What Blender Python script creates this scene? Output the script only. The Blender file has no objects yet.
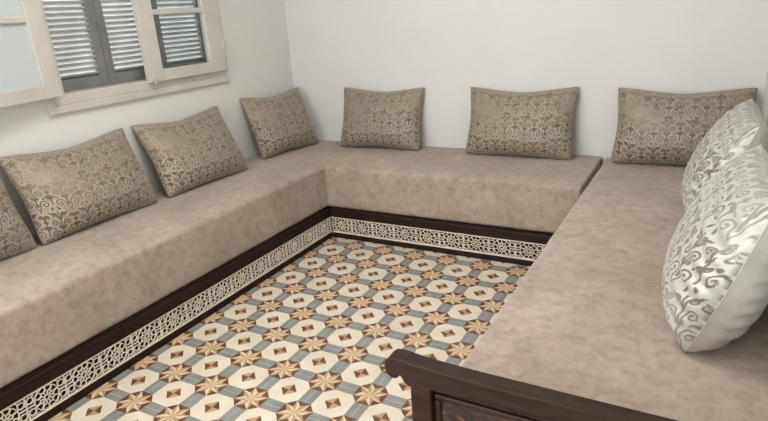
import bpy, math, random
import numpy as np
from mathutils import Matrix, Vector, Euler

random.seed(7)
C = bpy.context.scene.collection
PI = math.pi


# ------------------------------------------------------------------ helpers
def lin(r, g, b):
    f = lambda c: (c / 255) / 12.92 if c / 255 <= .04045 else ((c / 255 + .055) / 1.055) ** 2.4
    return (f(r), f(g), f(b), 1)


class MB:
    """collects shapes for ONE mesh object"""
    def __init__(self, xf=None):
        self.v, self.f, self.m, self.xf = [], [], [], xf

    def add(self, verts, faces, mi=0):
        n = len(self.v)
        self.v += [tuple(self.xf(*p)) if self.xf else tuple(p) for p in verts]
        self.f += [tuple(i + n for i in f) for f in faces]
        self.m += [mi] * len(faces)

    def box(self, x0, x1, y0, y1, z0, z1, mi=0):
        v = [(x, y, z) for z in (z0, z1) for y in (y0, y1) for x in (x0, x1)]
        self.add(v, [(0, 2, 3, 1), (4, 5, 7, 6), (0, 1, 5, 4), (2, 6, 7, 3), (0, 4, 6, 2), (1, 3, 7, 5)], mi)

    def loft(self, rings, closed=True, caps=True, mi=0):
        n = len(rings[0])
        v = [p for r in rings for p in r]
        f = []
        for k in range(len(rings) - 1):
            for i in range(n if closed else n - 1):
                j = (i + 1) % n
                f.append((k * n + i, k * n + j, (k + 1) * n + j, (k + 1) * n + i))
        if caps:
            f.append(tuple(range(n - 1, -1, -1)))
            f.append(tuple((len(rings) - 1) * n + i for i in range(n)))
        self.add(v, f, mi)

    def tube(self, pts, r, n=8, closed=False, mi=0):
        pts = [Vector(p) for p in pts]
        rings = []
        N = len(pts)
        for i, p in enumerate(pts):
            a = pts[(i - 1) % N] if closed or i else pts[i]
            b = pts[(i + 1) % N] if closed or i < N - 1 else pts[i]
            t = (b - a).normalized()
            s = t.cross(Vector((0, 1, .013))).normalized()
            w = t.cross(s)
            rings.append([tuple(p + r * (math.cos(q) * s + math.sin(q) * w)) for q in [2 * PI * k / n for k in range(n)]])
        if closed:
            rings.append(rings[0])
        self.loft(rings, caps=not closed, mi=mi)

    def build(self, name, mats, parent=None, bevel=0, seg=2, smooth=False):
        me = bpy.data.meshes.new(name)
        me.from_pydata(self.v, [], self.f)
        for m in (mats if isinstance(mats, (list, tuple)) else [mats]):
            me.materials.append(m)
        me.polygons.foreach_set('material_index', self.m)
        if smooth:
            me.polygons.foreach_set('use_smooth', [True] * len(me.polygons))
        me.validate()
        me.update()
        import bmesh
        bm = bmesh.new()
        bm.from_mesh(me)
        bmesh.ops.recalc_face_normals(bm, faces=bm.faces)
        bm.to_mesh(me)
        bm.free()
        o = bpy.data.objects.new(name, me)
        C.objects.link(o)
        if parent:
            o.parent = parent
        if bevel:
            b = o.modifiers.new('bevel', 'BEVEL')
            b.width, b.segments, b.limit_method, b.angle_limit = bevel, seg, 'ANGLE', math.radians(40)
        return o


def thing(name, label, cat, loc=(0, 0, 0), rot=(0, 0, 0), group=None):
    o = bpy.data.objects.new(name, None)
    o.empty_display_size = .1
    C.objects.link(o)
    o.location, o.rotation_euler = loc, rot
    return tag(o, label, cat, group)


def tag(o, label, cat, group=None):
    o['label'], o['category'] = label, cat
    if group:
        o['group'] = group
    return o


def struct(o):
    o['kind'] = 'structure'
    return o


# ------------------------------------------------------------------ materials
def mat(name, col, rough=.6, spec=.4, metal=0, sheen=0):
    m = bpy.data.materials.new(name)
    m.use_nodes = True
    b = m.node_tree.nodes['Principled BSDF']
    b.inputs['Base Color'].default_value = col
    b.inputs['Roughness'].default_value = rough
    b.inputs['Specular IOR Level'].default_value = spec
    b.inputs['Metallic'].default_value = metal
    b.inputs['Sheen Weight'].default_value = sheen
    return m, m.node_tree, b


def ramp(nt, fac, stops):
    r = nt.nodes.new('ShaderNodeValToRGB')
    e = r.color_ramp.elements
    while len(e) < len(stops):
        e.new(.5)
    for k, (p, c) in enumerate(stops):
        e[k].position, e[k].color = p, c
    nt.links.new(fac, r.inputs[0])
    return r.outputs[0]


def noise(nt, scale, detail=4, rough=.55, stretch=None, coord='Object', dist=0):
    tc = nt.nodes.new('ShaderNodeTexCoord')
    n = nt.nodes.new('ShaderNodeTexNoise')
    n.inputs['Scale'].default_value = scale
    n.inputs['Detail'].default_value = detail
    n.inputs['Roughness'].default_value = rough
    n.inputs['Distortion'].default_value = dist
    if stretch:
        mp = nt.nodes.new('ShaderNodeMapping')
        mp.inputs['Scale'].default_value = stretch
        nt.links.new(tc.outputs[coord], mp.inputs[0])
        nt.links.new(mp.outputs[0], n.inputs['Vector'])
    else:
        nt.links.new(tc.outputs[coord], n.inputs['Vector'])
    return n.outputs['Fac']


def mixc(nt, fac, a, b, mode='MIX'):
    m = nt.nodes.new('ShaderNodeMix')
    m.data_type, m.blend_type = 'RGBA', mode
    for s, v in ((0, fac), (6, a), (7, b)):
        if hasattr(v, 'links') or hasattr(v, 'is_linked'):
            nt.links.new(v, m.inputs[s])
        else:
            m.inputs[s].default_value = v
    return m.outputs[2]


def bump(nt, b, h, strength, dist=.01):
    n = nt.nodes.new('ShaderNodeBump')
    n.inputs['Strength'].default_value, n.inputs['Distance'].default_value = strength, dist
    nt.links.new(h, n.inputs['Height'])
    nt.links.new(n.outputs[0], b.inputs['Normal'])


def noisy(name, c1, c2, scale, rough=.6, spec=.4, stretch=None, bmp=0, lo=.35, hi=.65, **k):
    m, nt, b = mat(name, c1, rough, spec, **k)
    f = noise(nt, scale, stretch=stretch)
    nt.links.new(ramp(nt, f, [(lo, c1), (hi, c2)]), b.inputs['Base Color'])
    if bmp:
        bump(nt, b, f, bmp)
    return m


M = {}
M['wall'] = noisy('wall_plaster', lin(212, 212, 209), lin(216, 215, 212), 3, .85, .2, bmp=.03)
M['ceiling'] = noisy('ceiling_plaster', lin(230, 230, 229), lin(234, 234, 233), 3, .9, .2)
M['paint'] = noisy('cream_gloss_paint', lin(188, 184, 177), lin(197, 193, 186), 7, .4, .4)
M['shutter'] = noisy('grey_shutter_paint', lin(112, 112, 112), lin(126, 126, 125), 9, .6, .3)
M['slat'] = noisy('daylit_grey_slat', lin(150, 150, 149), lin(164, 164, 162), 9, .5, .3)  # shutter grey with the daylight on the slats put into the colour
M['wood'] = noisy('dark_stained_wood', lin(36, 22, 16), lin(58, 38, 29), 5, .45, .25, stretch=(1, 1, 14), bmp=.05)
M['wood_x'] = noisy('dark_wood_grain_along', lin(24, 13, 9), lin(40, 23, 17), 5, .45, .22, stretch=(1.2, 14, 14), bmp=.05)
M['wood_y'] = noisy('dark_wood_grain_across', lin(24, 13, 9), lin(40, 23, 17), 5, .45, .22, stretch=(14, 1.2, 14), bmp=.05)
M['arm'] = noisy('armrest_wood_grain', lin(36, 22, 17), lin(52, 35, 28), 5, .45, .25, stretch=(1.2, 14, 14), bmp=.05)
M['backing'] = noisy('lattice_backing_wood', lin(24, 12, 8), lin(44, 23, 14), 8, .6, .3)
M['fret'] = noisy('pale_fretwork', lin(226, 214, 194), lin(238, 228, 212), 12, .5, .4)
M['brass'] = noisy('worn_steel', lin(190, 186, 178), lin(205, 200, 192), 20, .35, .5, metal=.6)

# suede of the seat mattresses
m, nt, b = mat('taupe_suede', lin(170, 153, 137), .92, .15, sheen=.25)
big = noise(nt, 3.2, 5, .62, dist=.4)
small = noise(nt, 26, 6, .68, dist=.6)
c = ramp(nt, big, [(.3, lin(155, 140, 125)), (.5, lin(166, 151, 136)), (.7, lin(178, 163, 147))])
c2 = ramp(nt, small, [(.36, lin(218, 215, 212)), (.5, lin(242, 242, 241)), (.64, lin(255, 255, 255))])
nt.links.new(mixc(nt, .9, c, c2, 'MULTIPLY'), b.inputs['Base Color'])
bump(nt, b, noise(nt, 220, 3), .12, .002)
b.inputs['Sheen Roughness'].default_value = .5
M['suede'] = m


# damask velvet of the cushions: woven scroll pattern and painted glints kept in a mesh attribute
def damask(name, ground, pile, hi, metal, rough):
    m, nt, b = mat(name, ground, rough, .4, metal, sheen=.2)
    at = nt.nodes.new('ShaderNodeAttribute')
    at.attribute_name = 'weave'
    sep = nt.nodes.new('ShaderNodeSeparateColor')
    nt.links.new(at.outputs['Color'], sep.inputs[0])
    line, glint = sep.outputs[0], sep.outputs[1]
    n = noise(nt, 26, 4)
    g = ramp(nt, n, [(.35, ground), (.7, tuple(min(1, x * 1.16) for x in ground[:3]) + (1,))])
    g = mixc(nt, glint, g, hi)  # satin glint beside the scroll lines, painted into the colour
    nt.links.new(mixc(nt, line, g, pile), b.inputs['Base Color'])
    mr = nt.nodes.new('ShaderNodeMapRange')
    mr.inputs[3].default_value, mr.inputs[4].default_value = rough, .85
    nt.links.new(line, mr.inputs[0])
    nt.links.new(mr.outputs[0], b.inputs['Roughness'])
    mm = nt.nodes.new('ShaderNodeMapRange')
    mm.inputs[3].default_value, mm.inputs[4].default_value = metal, 0
    nt.links.new(line, mm.inputs[0])
    nt.links.new(mm.outputs[0], b.inputs['Metallic'])
    bump(nt, b, line, .35, .003)
    return m


M['damask'] = damask('taupe_damask', lin(140, 129, 113), lin(84, 73, 59), lin(182, 171, 154), .15, .5)
M['damask_silver'] = damask('silver_damask', lin(184, 182, 176), lin(108, 101, 90), lin(205, 203, 198), .3, .45)
M['plain'] = noisy('plain_taupe_satin', lin(122, 110, 95), lin(134, 122, 105), 18, .5, .4)
M['plain_silver'] = noisy('plain_silver_satin', lin(182, 178, 172), lin(198, 195, 190), 14, .45, .4, metal=.25)

# floor tile colours
M['t_cream'] = noisy('tile_cream', lin(205, 195, 174), lin(217, 208, 188), 6, .32, .4)
M['t_grey'] = noisy('tile_grey', lin(124, 126, 120), lin(140, 141, 134), 14, .34, .4)
M['t_pale'] = noisy('tile_pale_grey', lin(146, 148, 142), lin(160, 161, 154), 14, .34, .4)
M['t_brown'] = noisy('tile_brown', lin(86, 58, 41), lin(110, 78, 56), 14, .34, .4)
M['t_tan'] = noisy('tile_tan', lin(166, 134, 98), lin(182, 150, 114), 14, .34, .4)
M['t_sand'] = noisy('tile_sand', lin(200, 180, 150), lin(212, 194, 166), 14, .34, .4)

# carved, painted armrest panel
m, nt, b = mat('carved_panel_wood', lin(44, 28, 24), .4, .4)
f = noise(nt, 16, 3, .5, dist=2.2, stretch=(1, 1, 1.6))
nt.links.new(ramp(nt, f, [(.42, lin(44, 31, 30)), (.6, lin(66, 48, 45)), (.69, lin(120, 80, 48)), (.74, lin(58, 40, 36))]), b.inputs['Base Color'])
bump(nt, b, f, .4, .006)
M['carved'] = m

# glass
m, nt, b = mat('clear_glass', (1, 1, 1, 1))
out = nt.nodes['Material Output']
tr, gl, mx = nt.nodes.new('ShaderNodeBsdfTransparent'), nt.nodes.new('ShaderNodeBsdfGlossy'), nt.nodes.new('ShaderNodeMixShader')
tr.inputs[0].default_value = (.93, .955, .95, 1)
gl.inputs['Roughness'].default_value = .03
fr = nt.nodes.new('ShaderNodeFresnel')
fr.inputs[0].default_value = 1.5
geo = nt.nodes.new('ShaderNodeNewGeometry')
mu = nt.nodes.new('ShaderNodeMath'); mu.operation = 'MULTIPLY'
iv = nt.nodes.new('ShaderNodeMath'); iv.operation = 'SUBTRACT'; iv.inputs[0].default_value = 1
nt.links.new(geo.outputs['Backfacing'], iv.inputs[1])
nt.links.new(fr.outputs[0], mu.inputs[0]); nt.links.new(iv.outputs[0], mu.inputs[1])
nt.links.new(mu.outputs[0], mx.inputs[0]); nt.links.new(tr.outputs[0], mx.inputs[1]); nt.links.new(gl.outputs[0], mx.inputs[2])
nt.links.new(mx.outputs[0], out.inputs[0])
M['glass'] = m
m, nt, b = mat('frosted_glass', lin(212, 219, 220), .35, .5)
out = nt.nodes['Material Output']
tr, mx = nt.nodes.new('ShaderNodeBsdfTransparent'), nt.nodes.new('ShaderNodeMixShader')
tr.inputs[0].default_value = (.88, .92, .93, 1)
mx.inputs[0].default_value = .3
nt.links.new(b.outputs[0], mx.inputs[1]); nt.links.new(tr.outputs[0], mx.inputs[2]); nt.links.new(mx.outputs[0], out.inputs[0])
M['frosted'] = m

# ------------------------------------------------------------------ room shell
XL, XR, YB, YR, ZC = -1.2, 1.72, 2.05, -3.0, 2.7
T = .15
SEAT = .45

# cement tile floor: every tile 20 cm, octagon in the middle, stars on the corners
fl = MB()
p_, h = .2, .0295
ap = .0605                          # half width of the star octagon along the tile edge
rv = math.hypot(h, ap)              # its corner radius
av = math.atan2(h, ap)
TM = ['t_cream', 't_grey', 't_pale', 't_brown', 't_tan', 't_sand']
nx0, nx1, ny0, ny1 = -7, 9, -16, 11
P = lambda x, y: (x, y, 0)
for i in range(nx0, nx1):
    for j in range(ny0, ny1):
        cx, cy = i * p_, j * p_
        # octagon of this tile
        a, q = p_ / 2 - h, p_ / 2 - ap
        oc = [(cx + sx * x, cy + sy * y) for sx, sy, x, y in
              ((1, -1, a, q), (1, 1, a, q), (1, 1, q, a), (-1, 1, q, a), (-1, 1, a, q), (-1, -1, a, q), (-1, -1, q, a), (1, -1, q, a))]
        d = .036
        di = [(cx + d, cy), (cx, cy + d), (cx - d, cy), (cx, cy - d)]
        v = [P(*t) for t in oc + di]
        fl.add(v, [(0, 1, 8), (1, 2, 9, 8), (2, 3, 9), (3, 4, 10, 9), (4, 5, 10), (5, 6, 11, 10), (6, 7, 11), (7, 0, 8, 11)], 0)
        for k in range(4):
            fl.add([P(cx, cy), P(*di[k]), P(*di[(k + 1) % 4])], [(0, 1, 2)], 3 if k % 2 == 0 else 4)
        # star on the +,+ corner
        sx, sy = cx + p_ / 2, cy + p_ / 2
        R = lambda r, t: P(sx + r * math.cos(t), sy + r * math.sin(t))
        ri = .036
        for k in range(8):
            tip = lambda n: (n // 2) * PI / 2 + (av if n % 2 == 0 else PI / 2 - av)
            t0, t1, t2 = k * PI / 4, tip(k), (k + 1) * PI / 4
            fl.add([P(sx, sy), R(ri, t0), R(rv, t1)], [(0, 1, 2)], 5)
            fl.add([P(sx, sy), R(rv, t1), R(ri, t2)], [(0, 1, 2)], 4)
            fl.add([R(ri, t2), R(rv, t1), R(rv, tip((k + 1) % 8))], [(0, 1, 2)], 3)
        # two grey bars
        w = [-h, -.004, .001, h]
        for k in range(3):
            mi = 2 if k == 1 else 1
            fl.add([P(sx + w[k], cy - q), P(sx + w[k + 1], cy - q), P(sx + w[k + 1], cy + q), P(sx + w[k], cy + q)], [(0, 1, 2, 3)], mi)
            fl.add([P(cx - q, sy + w[k]), P(cx + q, sy + w[k]), P(cx + q, sy + w[k + 1]), P(cx - q, sy + w[k + 1])], [(0, 1, 2, 3)], mi)
fl.box((nx0 - .5) * p_, (nx1 - .5) * p_, (ny0 - .5) * p_, (ny1 - .5) * p_, -.1, -.004, 0)
o = fl.build('floor', [M[k] for k in TM])
# keep every tile face looking up
me = o.data
struct(o)

def wall_with_holes(name, plane, span, zs, holes, thick):
    """plane 'x' or 'y'; holes = list of (a0, a1, z0, z1)"""
    w = MB()
    def bx(a0, a1, z0, z1):
        if a1 - a0 < 1e-6 or z1 - z0 < 1e-6: return
        if plane == 'x': w.box(thick[0], thick[1], a0, a1, z0, z1)
        else: w.box(a0, a1, thick[0], thick[1], z0, z1)
    a = span[0]
    for (h0, h1, z0, z1) in holes:
        bx(a, h0, *zs)
        bx(h0, h1, zs[0], z0)
        bx(h0, h1, z1, zs[1])
        a = h1
    bx(a, span[1], *zs)
    return struct(w.build(name, M['wall']))

W1 = (.222, 1.36, 1.005, 2.11)
W2 = (-1.95, -.75, 1.005, 2.11)
wall_with_holes('wall_left', 'x', (YR, YB + T), (0, ZC), [W2, W1], (XL - T, XL))
wall_with_holes('wall_back', 'y', (XL, XR), (0, ZC), [], (YB, YB + T))
wall_with_holes('wall_right', 'x', (YR, YB + T), (0, ZC), [], (XR, XR + T))
D1 = (-.7, 1.3, 0, 2.25)
wall_with_holes('wall_rear', 'y', (XL - T, XR + T), (0, ZC), [D1], (YR - T, YR))
w = MB(); w.box(XL - T, XR + T, YR - T, YB + T, ZC, ZC + .1)
struct(w.build('ceiling', M['ceiling']))
w = MB()
for x0, x1, z0, z1 in ((-.7, -.64, 0, 2.25), (1.24, 1.3, 0, 2.25), (-.64, 1.24, 2.19, 2.25)):
    w.box(x0, x1, YR - .12, YR + .01, z0, z1)
struct(w.build('added_door', M['paint'], bevel=.004))  # unseen door frame, added so daylight can enter from the rear

# ------------------------------------------------------------------ window on the left wall
def ring(w, x0, x1, y0, y1, z0, z1, l, r, bt, tp):
    w.box(x0, x1, y0, y0 + l, z0, z1)
    w.box(x0, x1, y1 - r, y1, z0, z1)
    w.box(x0, x1, y0 + l, y1 - r, z0, z0 + bt)
    w.box(x0, x1, y0 + l, y1 - r, z1 - tp, z1)

def frame(name, y0, y1):
    w = MB()
    ring(w, XL, XL + .022, y0 - .035, y1 + .018, .97, 2.15, .037, .03, .037, .037)       # casing on the wall face
    ring(w, XL - .08, XL + .0185, y0 + .002, y1 - .012, 1.007, 2.11, .058, .03, .048, .05)  # frame in the opening
    return struct(w.build(name, M['paint'], bevel=.004))

win = frame('window_1', W1[0], W1[1])
frame('unseen_window', W2[0], W2[1])  # unseen second window, added to let daylight in from the left

def sash(name, xf, wd, z0, z1, hinge_stile, free_stile, glass, mids, parent):
    """local s across the sash from the hinge, t thickness (0 = outside), z up"""
    w = MB(xf)
    tk = .038
    w.box(0, hinge_stile, 0, tk, z0, z1)
    w.box(wd - free_stile, wd, 0, tk, z0, z1)
    w.box(hinge_stile, wd - free_stile, 0, tk, z0, z0 + .062)
    w.box(hinge_stile, wd - free_stile, 0, tk, z1 - .07, z1)
    for z in mids:
        w.box(hinge_stile, wd - free_stile, .004, tk - .004, z - .014, z + .014)
    s = w.build(name, M['paint'], parent, bevel=.004)
    g = MB(xf)
    zz = [z0 + .062] + [q for z in mids for q in (z - .014, z + .014)] + [z1 - .07]
    for k in range(0, len(zz), 2):
        g.box(hinge_stile - .004, wd - free_stile + .004, .016, .020, zz[k] - .003, zz[k + 1] + .003)
    g.build('glass_pane', glass, s)
    return s

# right-hand sash, closed: hinge on the right jamb
cl = sash('closed_sash', lambda s, t, z: (XL + .008 + t, 1.345 - s, z), .585, 1.042, 2.075, .125, .097, M['glass'], (1.401, 1.745), win)
# left-hand sash, swung into the room
ang = math.radians(9)
hx, hy = XL + .03, .234
op = sash('open_sash', lambda s, t, z: (hx + s * math.sin(ang) + t * math.cos(ang), hy - s * math.cos(ang) + t * math.sin(ang), z),
          .575, 1.052, 2.08, .088, .088, M['frosted'], (1.394, 1.745), win)
op['label'] = 'window sash with frosted greenish glass, swung open'
# latch and hinges
w = MB(); w.box(XL + .046, XL + .062, .775, .795, 1.035, 1.06); w.box(XL + .046, XL + .056, .768, .802, 1.046, 1.054)
w.build('latch', M['brass'], cl, bevel=.002)
for z in (1.2, 1.9):
    w = MB(); w.tube([(XL + .05, 1.338, z - .03), (XL + .05, 1.338, z + .03)], .006)
    w.build('hinge', M['paint'], cl)
# louvred shutters outside
for y0, y1, sl, sr in ((.27, .606, .03, .048), (.608, .963, .046, .04), (.965, 1.332, .042, .034)):
    w = MB()
    x0, x1 = XL - .112, XL - .084
    ring(w, x0, x1, y0, y1, 1.01, 2.09, sl, sr, .1, .09)
    lf = w.build('shutter_leaf', M['shutter'], win, bevel=.003)
    s = MB()
    z = 1.119
    while z < 1.99:
        dz, dx, t = .0095, -.013, .0048
        s.add([(x1 - .001 - 0, y, zz) for y in (y0 + sl, y1 - sr) for zz in (z + dz + t, z + dz - t)] +
              [(x0 + .001, y, zz) for y in (y0 + sl, y1 - sr) for zz in (z - dz + t, z - dz - t)],
              [(0, 1, 3, 2), (4, 6, 7, 5), (0, 2, 6, 4), (1, 5, 7, 3), (0, 4, 5, 1), (2, 3, 7, 6)])
        z += .0262
    s.build('louvre_slats', M['slat'], lf, bevel=.0015)

# ------------------------------------------------------------------ sofa bases
def fret_unit(w, put, c, hw, hh):
    """one repeat of the pierced star pattern; put(a, z, front) -> xyz"""
    def seg(p, q, wd=.0031):
        dx, dz = q[0] - p[0], q[1] - p[1]
        L = math.hypot(dx, dz)
        if L < 1e-6: return
        nx, nz = -dz / L * wd / 2, dx / L * wd / 2
        ex, ez = dx / L * wd * .3, dz / L * wd * .3
        cs = [(p[0] - ex + nx, p[1] - ez + nz), (q[0] + ex + nx, q[1] + ez + nz), (q[0] + ex - nx, q[1] + ez - nz), (p[0] - ex - nx, p[1] - ez - nz)]
        v = [put(c + a, z, 1) for a, z in cs] + [put(c + a, z, 0) for a, z in cs]
        w.add(v, [(0, 1, 2, 3), (0, 4, 5, 1), (1, 5, 6, 2), (2, 6, 7, 3), (3, 7, 4, 0)])
    pol = lambda r, t, x=0, z=0: (x + r * math.cos(t), z + r * math.sin(t))
    r1, r2, r3 = .009, .026, hh - .002
    n = 10
    for k in range(n):
        t, t2, tm = 2 * PI * k / n, 2 * PI * (k + 1) / n, 2 * PI * (k + .5) / n
        seg(pol(r1, t), pol(r1, t2))
        seg(pol(r1, t), pol(r2 - .003, t))
        seg(pol(r2 - .003, t), pol(r2 + .004, tm)); seg(pol(r2 + .004, tm), pol(r2 - .003, t2))
        seg(pol(r2 + .004, tm), pol(r3, tm))
        seg(pol(r3, t), pol(r3, tm)); seg(pol(r3, tm), pol(r3, t2))
    # the filling between two rosettes
    seg((hw, -hh), (hw, hh), .004)
    seg((r3, 0), (hw, 0)); seg((-r3, 0), (-hw, 0))
    for sx in (-1, 1):
        for sz in (-1, 1):
            x, z, r = sx * (hw - .016), sz * .024, .0125
            for k in range(8):
                t, t2 = 2 * PI * k / 8, 2 * PI * (k + 1) / 8
                seg(pol(r, t, x, z), pol(r, t2, x, z))
            seg((x - sx * r * .7, z + sz * r * .7), (sx * (hw - .034), sz * hh))
            seg((x - sx * r * .7, z - sz * r * .7), (sx * r3 * .92, sz * .015))
            seg((x + sx * r * .7, z - sz * r * .7), (sx * hw, sz * .008))

ZF0, ZF1, ZT = .034, .136, .187
def base(name, label, axis, a0, a1, front, back, sgn):
    """axis along which the base runs; front = coordinate of its face, sgn = direction the face looks"""
    t = thing(name, label, 'sofa base', ((front + back) / 2, (a0 + a1) / 2, 0) if axis == 'y' else ((a0 + a1) / 2, (front + back) / 2, 0))
    off = Vector(t.location)
    def put3(a, d, z):    # a along, d depth outward from the face
        q = (front + sgn * d, a, z) if axis == 'y' else (a, front + sgn * d, z)
        return (q[0] - off.x, q[1] - off.y, q[2])
    def bx(m, A0, A1, d0, d1, z0, z1):
        p, q = put3(A0, d0, z0), put3(A1, d1, z1)
        m.box(min(p[0], q[0]), max(p[0], q[0]), min(p[1], q[1]), max(p[1], q[1]), z0, z1)
    wm = M['wood_y'] if axis == 'y' else M['wood_x']
    m = MB(); bx(m, a0, a1, -(abs(front - back)), -.022, 0, ZT); m.build('carcass', M['backing'], t)
    m = MB(); bx(m, a0, a1, -.0215, 0, ZF1, ZT); m.build('top_board', wm, t, bevel=.005)
    m = MB(); bx(m, a0, a1, -.0215, 0, 0, ZF0); m.build('bottom_rail', wm, t, bevel=.005)
    m = MB()
    zc, hh = (ZF0 + ZF1) / 2, (ZF1 - ZF0) / 2 - .003
    put = lambda a, z, f: put3(a, -.005 if f else -.011, zc + z)
    n = max(1, round((a1 - a0) / .152))
    pitch = (a1 - a0) / n
    for k in range(n):
        fret_unit(m, put, a0 + (k + .5) * pitch, pitch / 2, hh)
    bx(m, a0, a1, -.0215, -.004, ZF0, ZF0 + .006)
    bx(m, a0, a1, -.0215, -.004, ZF1 - .006, ZF1)
    m.build('pierced_panel', M['fret'], t)
    return t

FX, FY, RX = -.51, 1.378, .955
YN = -2.2
base('sofa_base', 'dark wooden sofa base with pierced pale fretwork band under the mattress below the window', 'y', YN, FY, FX, XL + .004, 1)
base('sofa_base', 'dark wooden sofa base with pierced pale fretwork band along the far wall', 'x', FX, RX - .002, FY, YB - .004, -1)
rb = base('sofa_base', 'dark wooden sofa base ending in the panelled armrest at the front right', 'y', -.405, YB - .004, RX, XR - .004, -1)

# armrest at the near end of the right-hand base
off = Vector(rb.location)
L = lambda x, y, z: (x - .004 - off.x, y - off.y, z - .005 * min(1, z / .5))
arm = MB(L)
arm.box(1.018, 1.642, -.446, -.418, .08, .14)       # lower rail of the armrest
AR = arm.build('armrest', M['arm'], rb, bevel=.004)
AR.name = 'armrest'
r = MB(L)
prof = [(1.70, .560), (1.70, .603), (1.45, .603), (1.25, .6035), (1.1, .604), (1.03, .606), (.985, .6085), (.955, .612), (.937, .613), (.922, .611),
        (.912, .603), (.908, .592), (.909, .579), (.914, .568), (.924, .561), (.934, .561), (.941, .566), (.944, .5715), (.948, .5715), (.951, .566), (.955, .558), (.962, .552), (.974, .549), (1.0, .5505), (1.03, .557), (1.08, .560), (1.3, .560)]
r.loft([[(x, y, z) for x, z in prof] for y in (-.458, -.414)])
r.build('top_rail', M['arm'], AR, bevel=.009, seg=3)
for x0, x1 in ((.969, 1.019), (1.641, 1.70)):
    q = MB(L); q.box(x0, x1, -.456, -.412, 0, .556); q.build('post', M['wood'], AR, bevel=.004)
q = MB(L); q.box(1.016, 1.644, -.434, -.426, .135, .54); q.build('carved_panel', M['carved'], AR)
q = MB(L)
for x0, x1, z0, z1 in ((1.019, 1.641, .52, .536), (1.019, 1.641, .14, .156), (1.019, 1.035, .156, .52), (1.625, 1.641, .156, .52)):
    q.box(x0, x1, -.442, -.4335, z0, z1)
q.build('panel_moulding', M['wood'], AR, bevel=.004)

# ------------------------------------------------------------------ mattresses
def mattress(name, label, axis, stations, front, back, z0, z1, sgn, seed, slant=0., group=None):
    """rounded profile lofted along an axis; stations = [(coord, front radius, inset)]"""
    rng = random.Random(seed)
    rings = []
    for a, rad, ins in stations:
        pts = []
        f = front - sgn * ins + sgn * slant * (YB - a)
        zt, zb = z1 - ins * .6, z0 + ins * .3
        rr = max(rad, .0008)
        def arc(cx, cz, t0, t1, n=5):
            for k in range(n + 1):
                t = t0 + (t1 - t0) * k / n
                pts.append((cx + sgn * rr * math.cos(t), cz + rr * math.sin(t)))
        arc(f - sgn * rr, zb + rr, -PI / 2, 0)
        for k in (.2, .4, .6, .8):
            pts.append((f + sgn * .004 * math.sin(PI * k) * (rad > .03), zb + (zt - zb) * k))
        arc(f - sgn * rr, zt - rr, 0, PI / 2)
        for k in (.25, .5, .75):
            pts.append((f + (back - f) * k, zt + .003 * math.sin(PI * k)))
        pts.append((back, zt)); pts.append((back, zb))
        rings.append([((p, a, z) if axis == 'y' else (a, p, z)) for p, z in pts])
    w = MB(); w.loft(rings)
    o = w.build(name, M['suede'], bevel=0, smooth=True)
    o.data.shade_smooth()
    es = o.modifiers.new('split', 'EDGE_SPLIT'); es.split_angle = math.radians(50)
    return tag(o, label, 'mattress', group)

def stat(a0, a1, r0, r1, n, rf, end0=True, end1=True):
    """stations with rounded ends"""
    out = []
    if end0:
        out += [(a0 + r0 * (1 - math.cos(t)), rf, r0 * (1 - math.sin(t))) for t in [k * PI / 10 for k in range(0, 5)]]
    else:
        out.append((a0, rf, 0))
    for k in range(1, n):
        out.append((a0 + (a1 - a0) * k / n, rf, .0012 * math.sin(k * 2.3)))
    if end1:
        out += [(a1 - r1 * (1 - math.cos(t)), rf, r1 * (1 - math.sin(t))) for t in [k * PI / 10 for k in range(4, -1, -1)]]
    else:
        out.append((a1, rf, 0))
    return out

MX, MY, MRX = -.542, 1.408, .998
st = stat(YN + .01, MY - .006, .02, .02, 26, .02, True, False)
st += [(MY + .004, .014, 0), (MY + .02, .002, 0), (MY + .3, .001, 0), (YB - .008, .001, 0)]
mattress('seat_mattress', 'long taupe suede seat mattress below the window', 'y', st, MX, XL + .006, ZT + .001, SEAT, 1, 3)
st = [(MX + .0015, .02, 0)] + stat(MX + .02, .976, .02, .016, 16, .02, False, True)
mattress('seat_mattress', 'short taupe suede seat mattress along the far wall, two cushions on it', 'x', st, MY, YB - .006, ZT + .001, SEAT, -1, 4)
st = stat(-.404, YB - .008, .016, .012, 22, .02)
mattress('seat_mattress', 'taupe suede seat mattress reaching the wooden armrest at right', 'y', st, MRX, XR - .006, ZT + .001, SEAT, -1, 5, slant=.008)

# ------------------------------------------------------------------ cushions
def curl(cx, cz, r0, r1, a0, turns, n=26):
    return [(cx + (r0 + (r1 - r0) * (k / n)) * math.cos(a0 + turns * 2 * PI * k / n),
             cz + (r0 + (r1 - r0) * (k / n)) * math.sin(a0 + turns * 2 * PI * k / n)) for k in range(n + 1)]

def bez(p0, p1, p2, p3, n=14):
    out = []
    for k in range(n + 1):
        t = k / n
        out.append(tuple((1 - t) ** 3 * a + 3 * (1 - t) ** 2 * t * b_ + 3 * (1 - t) * t * t * c_ + t ** 3 * d_ for a, b_, c_, d_ in zip(p0, p1, p2, p3)))
    return out

PX, PZ = .058, .138          # half width and height of a scroll repeat

def scroll(cx, cz, R, a_end, way, to, turns=1.35, n=22):
    """a curl of radius R that leaves its centre, ends at angle a_end and runs on to a point"""
    ae = math.radians(a_end)
    c = [(cx + (.0025 + (R - .0025) * k / n) * math.cos(ae - way * turns * 2 * PI * (1 - k / n)),
          cz + (.0025 + (R - .0025) * k / n) * math.sin(ae - way * turns * 2 * PI * (1 - k / n))) for k in range(n + 1)]
    t = (-math.sin(ae) * way, math.cos(ae) * way)
    e = c[-1]
    q = math.hypot(to[0] - e[0], to[1] - e[1]) * .5
    return c + bez(e, (e[0] + t[0] * q, e[1] + t[1] * q), (to[0] + (e[0] - to[0]) * .2, to[1] + q * .8), to, 10)[1:]

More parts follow.
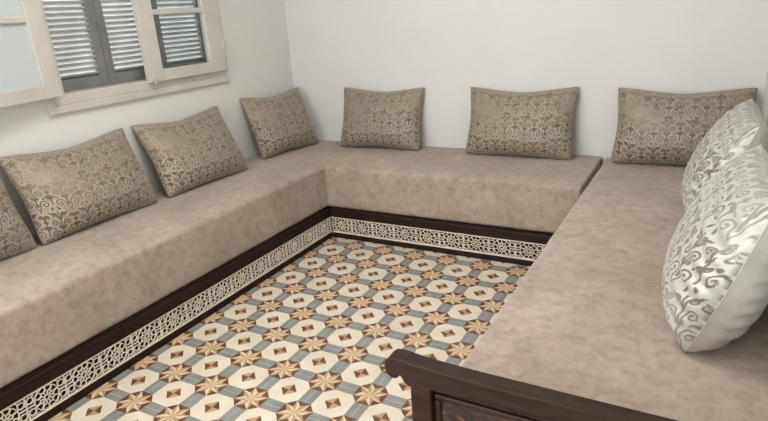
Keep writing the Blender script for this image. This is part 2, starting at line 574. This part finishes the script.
def weave_motif():
    """scroll lines of half a repeat (mirrored later), metres"""
    ln = [scroll(.029, .036, .0185, 180, 1, (.0, .0)), scroll(.024, .086, .0145, 180, 1, (.0, .046)),
          scroll(.018, .123, .0095, 180, 1, (.0, .094)), scroll(.046, .113, .0105, 0, -1, (.058, .074)),
          scroll(.050, .066, .0075, 0, -1, (.058, .03)), [(.0, .046), (.0, .138)]]
    leaves = [(.0, .036, 90, .012, .005), (.047, .014, 60, .010, .004), (.058, .062, 90, .011, .0045), (.034, .064, 40, .009, .0035),
              (.032, .131, 20, .009, .0035), (.012, .066, 70, .008, .003), (.008, .112, 60, .007, .003), (.051, .092, 110, .007, .003)]
    return ln, leaves

LN, LEAVES = weave_motif()
rngw = random.Random(5)
FLOWERS = []
for r_ in range(4):
    for c_ in range(7):
        fx, fz = (c_ - 3 + .5 * (r_ % 2)) * .116 + rngw.uniform(-.012, .012), .21 + r_ * .062 + rngw.uniform(-.01, .01)
        a0 = rngw.uniform(0, 360)
        for q in range(rngw.choice((3, 4, 5))):
            an = a0 + q * 52
            FLOWERS.append((fx + .014 * math.cos(math.radians(an)), fz + .014 * math.sin(math.radians(an)), an, rngw.uniform(.007, .012), rngw.uniform(.0028, .0045)))

def seg_dist(X, Z, a, b_, c_, d_):
    ux, uz = c_ - a, d_ - b_
    L2 = ux * ux + uz * uz + 1e-12
    t = np.clip(((X - a) * ux + (Z - b_) * uz) / L2, 0, 1)
    return np.hypot(X - a - t * ux, Z - b_ - t * uz)

def leaf_dist(X, Z, lf):
    cx, cz, an, le, wi = lf
    c_, s_ = math.cos(math.radians(an)), math.sin(math.radians(an))
    p, q = (X - cx) * c_ + (Z - cz) * s_, -(X - cx) * s_ + (Z - cz) * c_
    w_ = wi * (1 - .5 * p / le)
    return (np.hypot(p / le, q / np.maximum(w_, 1e-4)) - 1) * wi

def weave_field(x, z, zmid):
    """pile coverage and painted satin glints (0..1) at fabric points in metres"""
    wx, wz = x + .016 * vnoise(x * 20, z * 20, 61), z + .016 * vnoise(x * 20, z * 20, 62)
    x, z = wx, wz
    row = np.floor(z / PZ)
    X = np.abs((x + (row % 2) * PX + PX) % (2 * PX) - PX)
    Z = z % PZ
    d = np.full(X.shape, 9.)
    for l in LN:
        for (a, b_), (c_, d_) in zip(l[:-1], l[1:]):
            d = np.minimum(d, seg_dist(X, Z, a, b_, c_, d_) - .0025)
    for lf in LEAVES:
        d = np.minimum(d, leaf_dist(X, Z, lf))
    df = np.full(X.shape, 9.)
    for lf in FLOWERS:
        k = (np.abs(x - lf[0]) < .03) & (np.abs(z - lf[1]) < .03)
        if k.any():
            df[k] = np.minimum(df[k], leaf_dist(x[k], z[k], lf))
    up = np.clip((z - zmid) / .07 + .5, 0, 1)
    sc_ = np.clip(.5 - d / .0016, 0, 1) * (1 - .4 * up)
    fl_ = np.clip(.5 - df / .0016, 0, 1) * up * .8
    line = np.maximum(sc_, fl_)
    gl = np.clip(1 - (d - .001) / .005, 0, 1) * (1 - .7 * up)
    return line, gl * (1 - line)

def vnoise(x, y, seed):
    rs = np.random.RandomState(seed)
    out = np.zeros_like(x)
    for k in range(7):
        a, f, ph = rs.uniform(0, 2 * PI), rs.uniform(.6, 1.5), rs.uniform(0, 2 * PI)
        out += np.sin((x * math.cos(a) + y * math.sin(a)) * f + ph)
    return out / 7

def cushion_meshes(W, H, Tk, seed, mats, ax=.045, az=.1, crush=0., pw=.5, corner=.03, zmid=.21, bk=.85, wscale=1., pr=.0026):
    """front and back panel and edge piping; seam plane upright at y=0, front looks to -y, bottom edge at z=0"""
    out = []
    def outline(u_, v_):
        u_, v_ = np.asarray(u_, float), np.asarray(v_, float)
        cut = 1 - corner * (np.abs(u_) ** 9) * (np.abs(v_) ** 9) * (.5 - .5 * v_)
        x_ = W / 2 * u_ * cut * (1 - ax * (1 - np.abs(v_) ** 1.7) ** 1.3)
        z_ = H / 2 * (v_ * cut * (1 - np.where(v_ > 0, az, az * .5) * (1 - np.abs(u_) ** 1.6) ** 1.3) + 1)
        x_ = x_ + .006 * vnoise(u_ * 2, v_ * 3, seed + 40)
        z_ = z_ + .006 * vnoise(u_ * 4, v_ * 2, seed + 41)
        return x_, z_
    for side, key, nm in ((-1, 0, 'front_panel'), (1, 1, 'back_panel')):
        nu, nv = (380, 256) if side < 0 else (96, 64)
        u = np.linspace(-1, 1, nu); v = np.linspace(-1, 1, nv)
        U, V = np.meshgrid(np.sign(u) * np.abs(u) ** .92, np.sign(v) * np.abs(v) ** .92)
        X, Z = outline(U, V)
        puff = (np.clip(1 - np.abs(U) ** 2.6, 0, 1) * np.clip(1 - np.abs(V) ** 2.4, 0, 1)) ** pw
        puff = puff * (1 - .2 * V)
        Yc = side * Tk / 2 * puff * (1 if side < 0 else bk)
        # soft creases, strongest towards the corners and the seam
        edge = np.clip(np.maximum(np.abs(U), np.abs(V)) * 1.25 - .3, 0, 1)
        cr = vnoise(U * 8 + V * 3, V * 9, seed + key) * .006 * edge * np.clip(puff * 2.2, 0, 1)
        cr += vnoise(U * 3, V * 3, seed + 5 + key) * .006 * np.clip(puff * 1.5, 0, 1)
        if crush:
            cr += crush * np.sin(V * 30 + U * 7 + 2.5 * vnoise(U * 5, V * 4, seed + 9)) * np.clip(puff * 1.6, 0, 1) * np.clip(np.abs(U) * 1.6 - .5, 0, 1)
        Yc = Yc + side * cr
        verts = np.stack([X, Yc, Z], -1).reshape(-1, 3)
        idx = np.arange(nu * nv).reshape(nv, nu)
        q = np.stack([idx[:-1, :-1], idx[:-1, 1:], idx[1:, 1:], idx[1:, :-1]], -1).reshape(-1, 4)
        if side > 0:
            q = q[:, ::-1]
        me = bpy.data.meshes.new(nm)
        me.from_pydata(verts.tolist(), [], q.tolist())
        me.polygons.foreach_set('use_smooth', [True] * len(me.polygons))
        me.materials.append(mats[key])
        if side < 0:
            def along(a, b_, ax_):      # length measured on the cloth itself
                st_ = np.hypot(np.diff(a, axis=ax_), np.diff(b_, axis=ax_))
                return np.concatenate([np.zeros_like(np.take(st_, [0], ax_)), np.cumsum(st_, axis=ax_)], axis=ax_)
            fx = along(X, Yc, 1); fx = fx - fx[:, nu // 2:nu // 2 + 1]
            fz = along(Z, Yc, 0)
            line, gl = weave_field(fx.ravel() / wscale, fz.ravel() / wscale, zmid)
            fade = np.clip(.9 + .8 * vnoise(U.ravel() * 6, V.ravel() * 6, 3), .3, 1)
            col = np.zeros((nu * nv, 4), dtype=np.float32)
            col[:, 0], col[:, 1], col[:, 3] = line * fade, gl * fade * .8, 1
            at = me.attributes.new('weave', 'FLOAT_COLOR', 'POINT')
            at.data.foreach_set('color', col.ravel())
        me.update()
        out.append(me)
    # piping along the seam
    pts = []
    N = 40
    def edge(u_, v_):
        x_, z_ = outline(u_, v_)
        return (float(x_), 0, float(z_))
    for k in range(N): pts.append(edge(-1 + 2 * k / N, -1))
    for k in range(N): pts.append(edge(1, -1 + 2 * k / N))
    for k in range(N): pts.append(edge(1 - 2 * k / N, 1))
    for k in range(N): pts.append(edge(-1, 1 - 2 * k / N))
    w = MB(); w.tube(pts, pr, 6, closed=True)
    o = w.build('piping', mats[1], smooth=True)
    pm = o.data
    bpy.data.objects.remove(o)
    out.append(pm)
    return out

TAUPE = (M['damask'], M['plain'])
SILV = (M['damask_silver'], M['plain_silver'])
KIND = {
    'a': cushion_meshes(.64, .42, .19, 11, TAUPE, .05, .15),
    'e': cushion_meshes(.615, .43, .19, 11, TAUPE, .05, .15),
    'b': cushion_meshes(.60, .405, .19, 23, TAUPE, .06, .14),
    'c': cushion_meshes(.645, .41, .19, 11, TAUPE, .05, .15),
    'd': cushion_meshes(.52, .42, .18, 31, TAUPE, .06, .14),
    's': cushion_meshes(.62, .435, .225, 37, SILV, -.085, .05, crush=.006, pw=.43, zmid=.36, bk=1.15, wscale=1.3, pr=.0016),
}
CO = {k: np.concatenate([np.array([tuple(x.co) for x in me.vertices]) for me in ms]) for k, ms in KIND.items()}

def cushion(kind, label, base_xy, yaw, tilt, roll=0, group=None, wall=None):
    """base_xy = middle of the bottom seam; yaw 0 looks towards -y; tilt leans the top back"""
    e = Euler((-math.radians(tilt), math.radians(roll), math.radians(yaw)), 'XYZ')
    R = np.array(e.to_matrix())
    w = CO[kind] @ R.T
    z = SEAT + .0045 - w[:, 2].min()
    x, y = base_xy
    if wall == 'x-': x = XL + .004 - w[:, 0].min()
    if wall == 'x+': x = XR - .004 - w[:, 0].max()
    if wall == 'y': y = YB - .004 - w[:, 1].max()
    t = thing('cushion', label, 'cushion', (x, y, z), tuple(e), group)
    for me in KIND[kind]:
        o = bpy.data.objects.new(me.name.split('.')[0], me)
        C.objects.link(o)
        o.parent = t
    print('CUSHION', label[:40], round(x, 3), round(y, 3), round(z, 3))
    return t

GL, GB, GR = 'cushions below the window', 'cushions along the far wall', 'cushions along the right wall'
cushion('a', 'taupe damask cushion cut off by the left edge of the photo', (-1.05, -.43), 90, 22, 0, GL, 'x-')
cushion('a', 'large taupe damask cushion under the open window sash, second from left', (-1.05, .225), 90, 24, 0, GL, 'x-')
cushion('e', 'taupe damask cushion under the closed window sash, third from left', (-1.05, .91), 88, 27, 0, GL, 'x-')
cushion('d', 'taupe damask cushion in the far left corner of the room', (-1.03, 1.685), 80, 21, 0, GL, 'x-')
cushion('b', 'taupe damask cushion left of the two on the short far mattress', (-.43, 1.88), 2, 18, 0, GB, 'y')
cushion('c', 'taupe damask cushion right of the two on the short far mattress', (.51, 1.90), 0, 17, 0, GB, 'y')
cushion('c', 'taupe damask cushion against the far wall on the right-hand mattress', (1.365, 1.93), 0, 17, 0, GB, 'y')
cushion('s', 'silvery damask cushion by the right wall, behind the nearest silvery cushion', (1.495, 1.24), -90, 20, 0, GR)
cushion('s', 'nearest silvery damask cushion, big at the right edge, plain back showing', (1.493, .345), -90, 19, 0, GR)

# ------------------------------------------------------------------ light
wd = bpy.data.worlds.new('world'); bpy.context.scene.world = wd
wd.use_nodes = True
bg = wd.node_tree.nodes['Background']
bg.inputs[0].default_value = (.96, .98, 1, 1)
bg.inputs[1].default_value = 1.7

def area(name, loc, rot, sx, sy, power, col=(1, .97, .93)):
    l = bpy.data.lights.new(name, 'AREA')
    l.shape, l.size, l.size_y, l.energy, l.color = 'RECTANGLE', sx, sy, power, col
    o = bpy.data.objects.new(name, l); C.objects.link(o)
    o.location, o.rotation_euler = loc, rot
    return o

area('added_door_light', (.3, YR - .2, 1.15), (PI / 2, 0, 0), 1.9, 2.1, 52, (.98, .98, 1))  # stands in for daylight through the added, unseen doorway
area('unseen_window_light', (XL - .2, -1.35, 1.55), (0, -PI / 2, 0), 1.0, 1.1, 33, (.98, .98, 1))  # daylight stand-in just outside the unseen second window
area('shutter_daylight', (XL - 1.0, .8, 2.1), (0, -PI / 2 + .5, 0), 1.3, 1.5, 380, (.97, .985, 1))
area('added_ceiling_fill', (.25, .0, ZC - .05), (0, 0, 0), .9, .9, 36, (1, .97, .93))  # unseen fill light, added to brighten the seats from above

# ------------------------------------------------------------------ camera
cam = bpy.data.cameras.new('camera'); co = bpy.data.objects.new('camera', cam); C.objects.link(co)
yaw, pit, rol = -.5213, .3341, .0682
f = Vector((math.sin(yaw) * math.cos(pit), math.cos(yaw) * math.cos(pit), -math.sin(pit)))
r0 = Vector((math.cos(yaw), -math.sin(yaw), 0)); d0 = f.cross(r0)
rr = math.cos(rol) * r0 + math.sin(rol) * d0
dd = -math.sin(rol) * r0 + math.cos(rol) * d0
Mx = Matrix((rr, -dd, -f)).transposed().to_4x4()
Mx.translation = Vector((1.4781, -1.4107, 1.3368))
co.matrix_world = Mx
cam.sensor_fit, cam.sensor_width = 'HORIZONTAL', 36
cam.lens = 578.83 / 768 * 36
cam.clip_start = .02
sc = bpy.context.scene
sc.camera = co
sc.view_settings.view_transform = 'Standard'
sc.view_settings.look = 'None'
sc.view_settings.exposure = -.06
sc.view_settings.gamma = 1
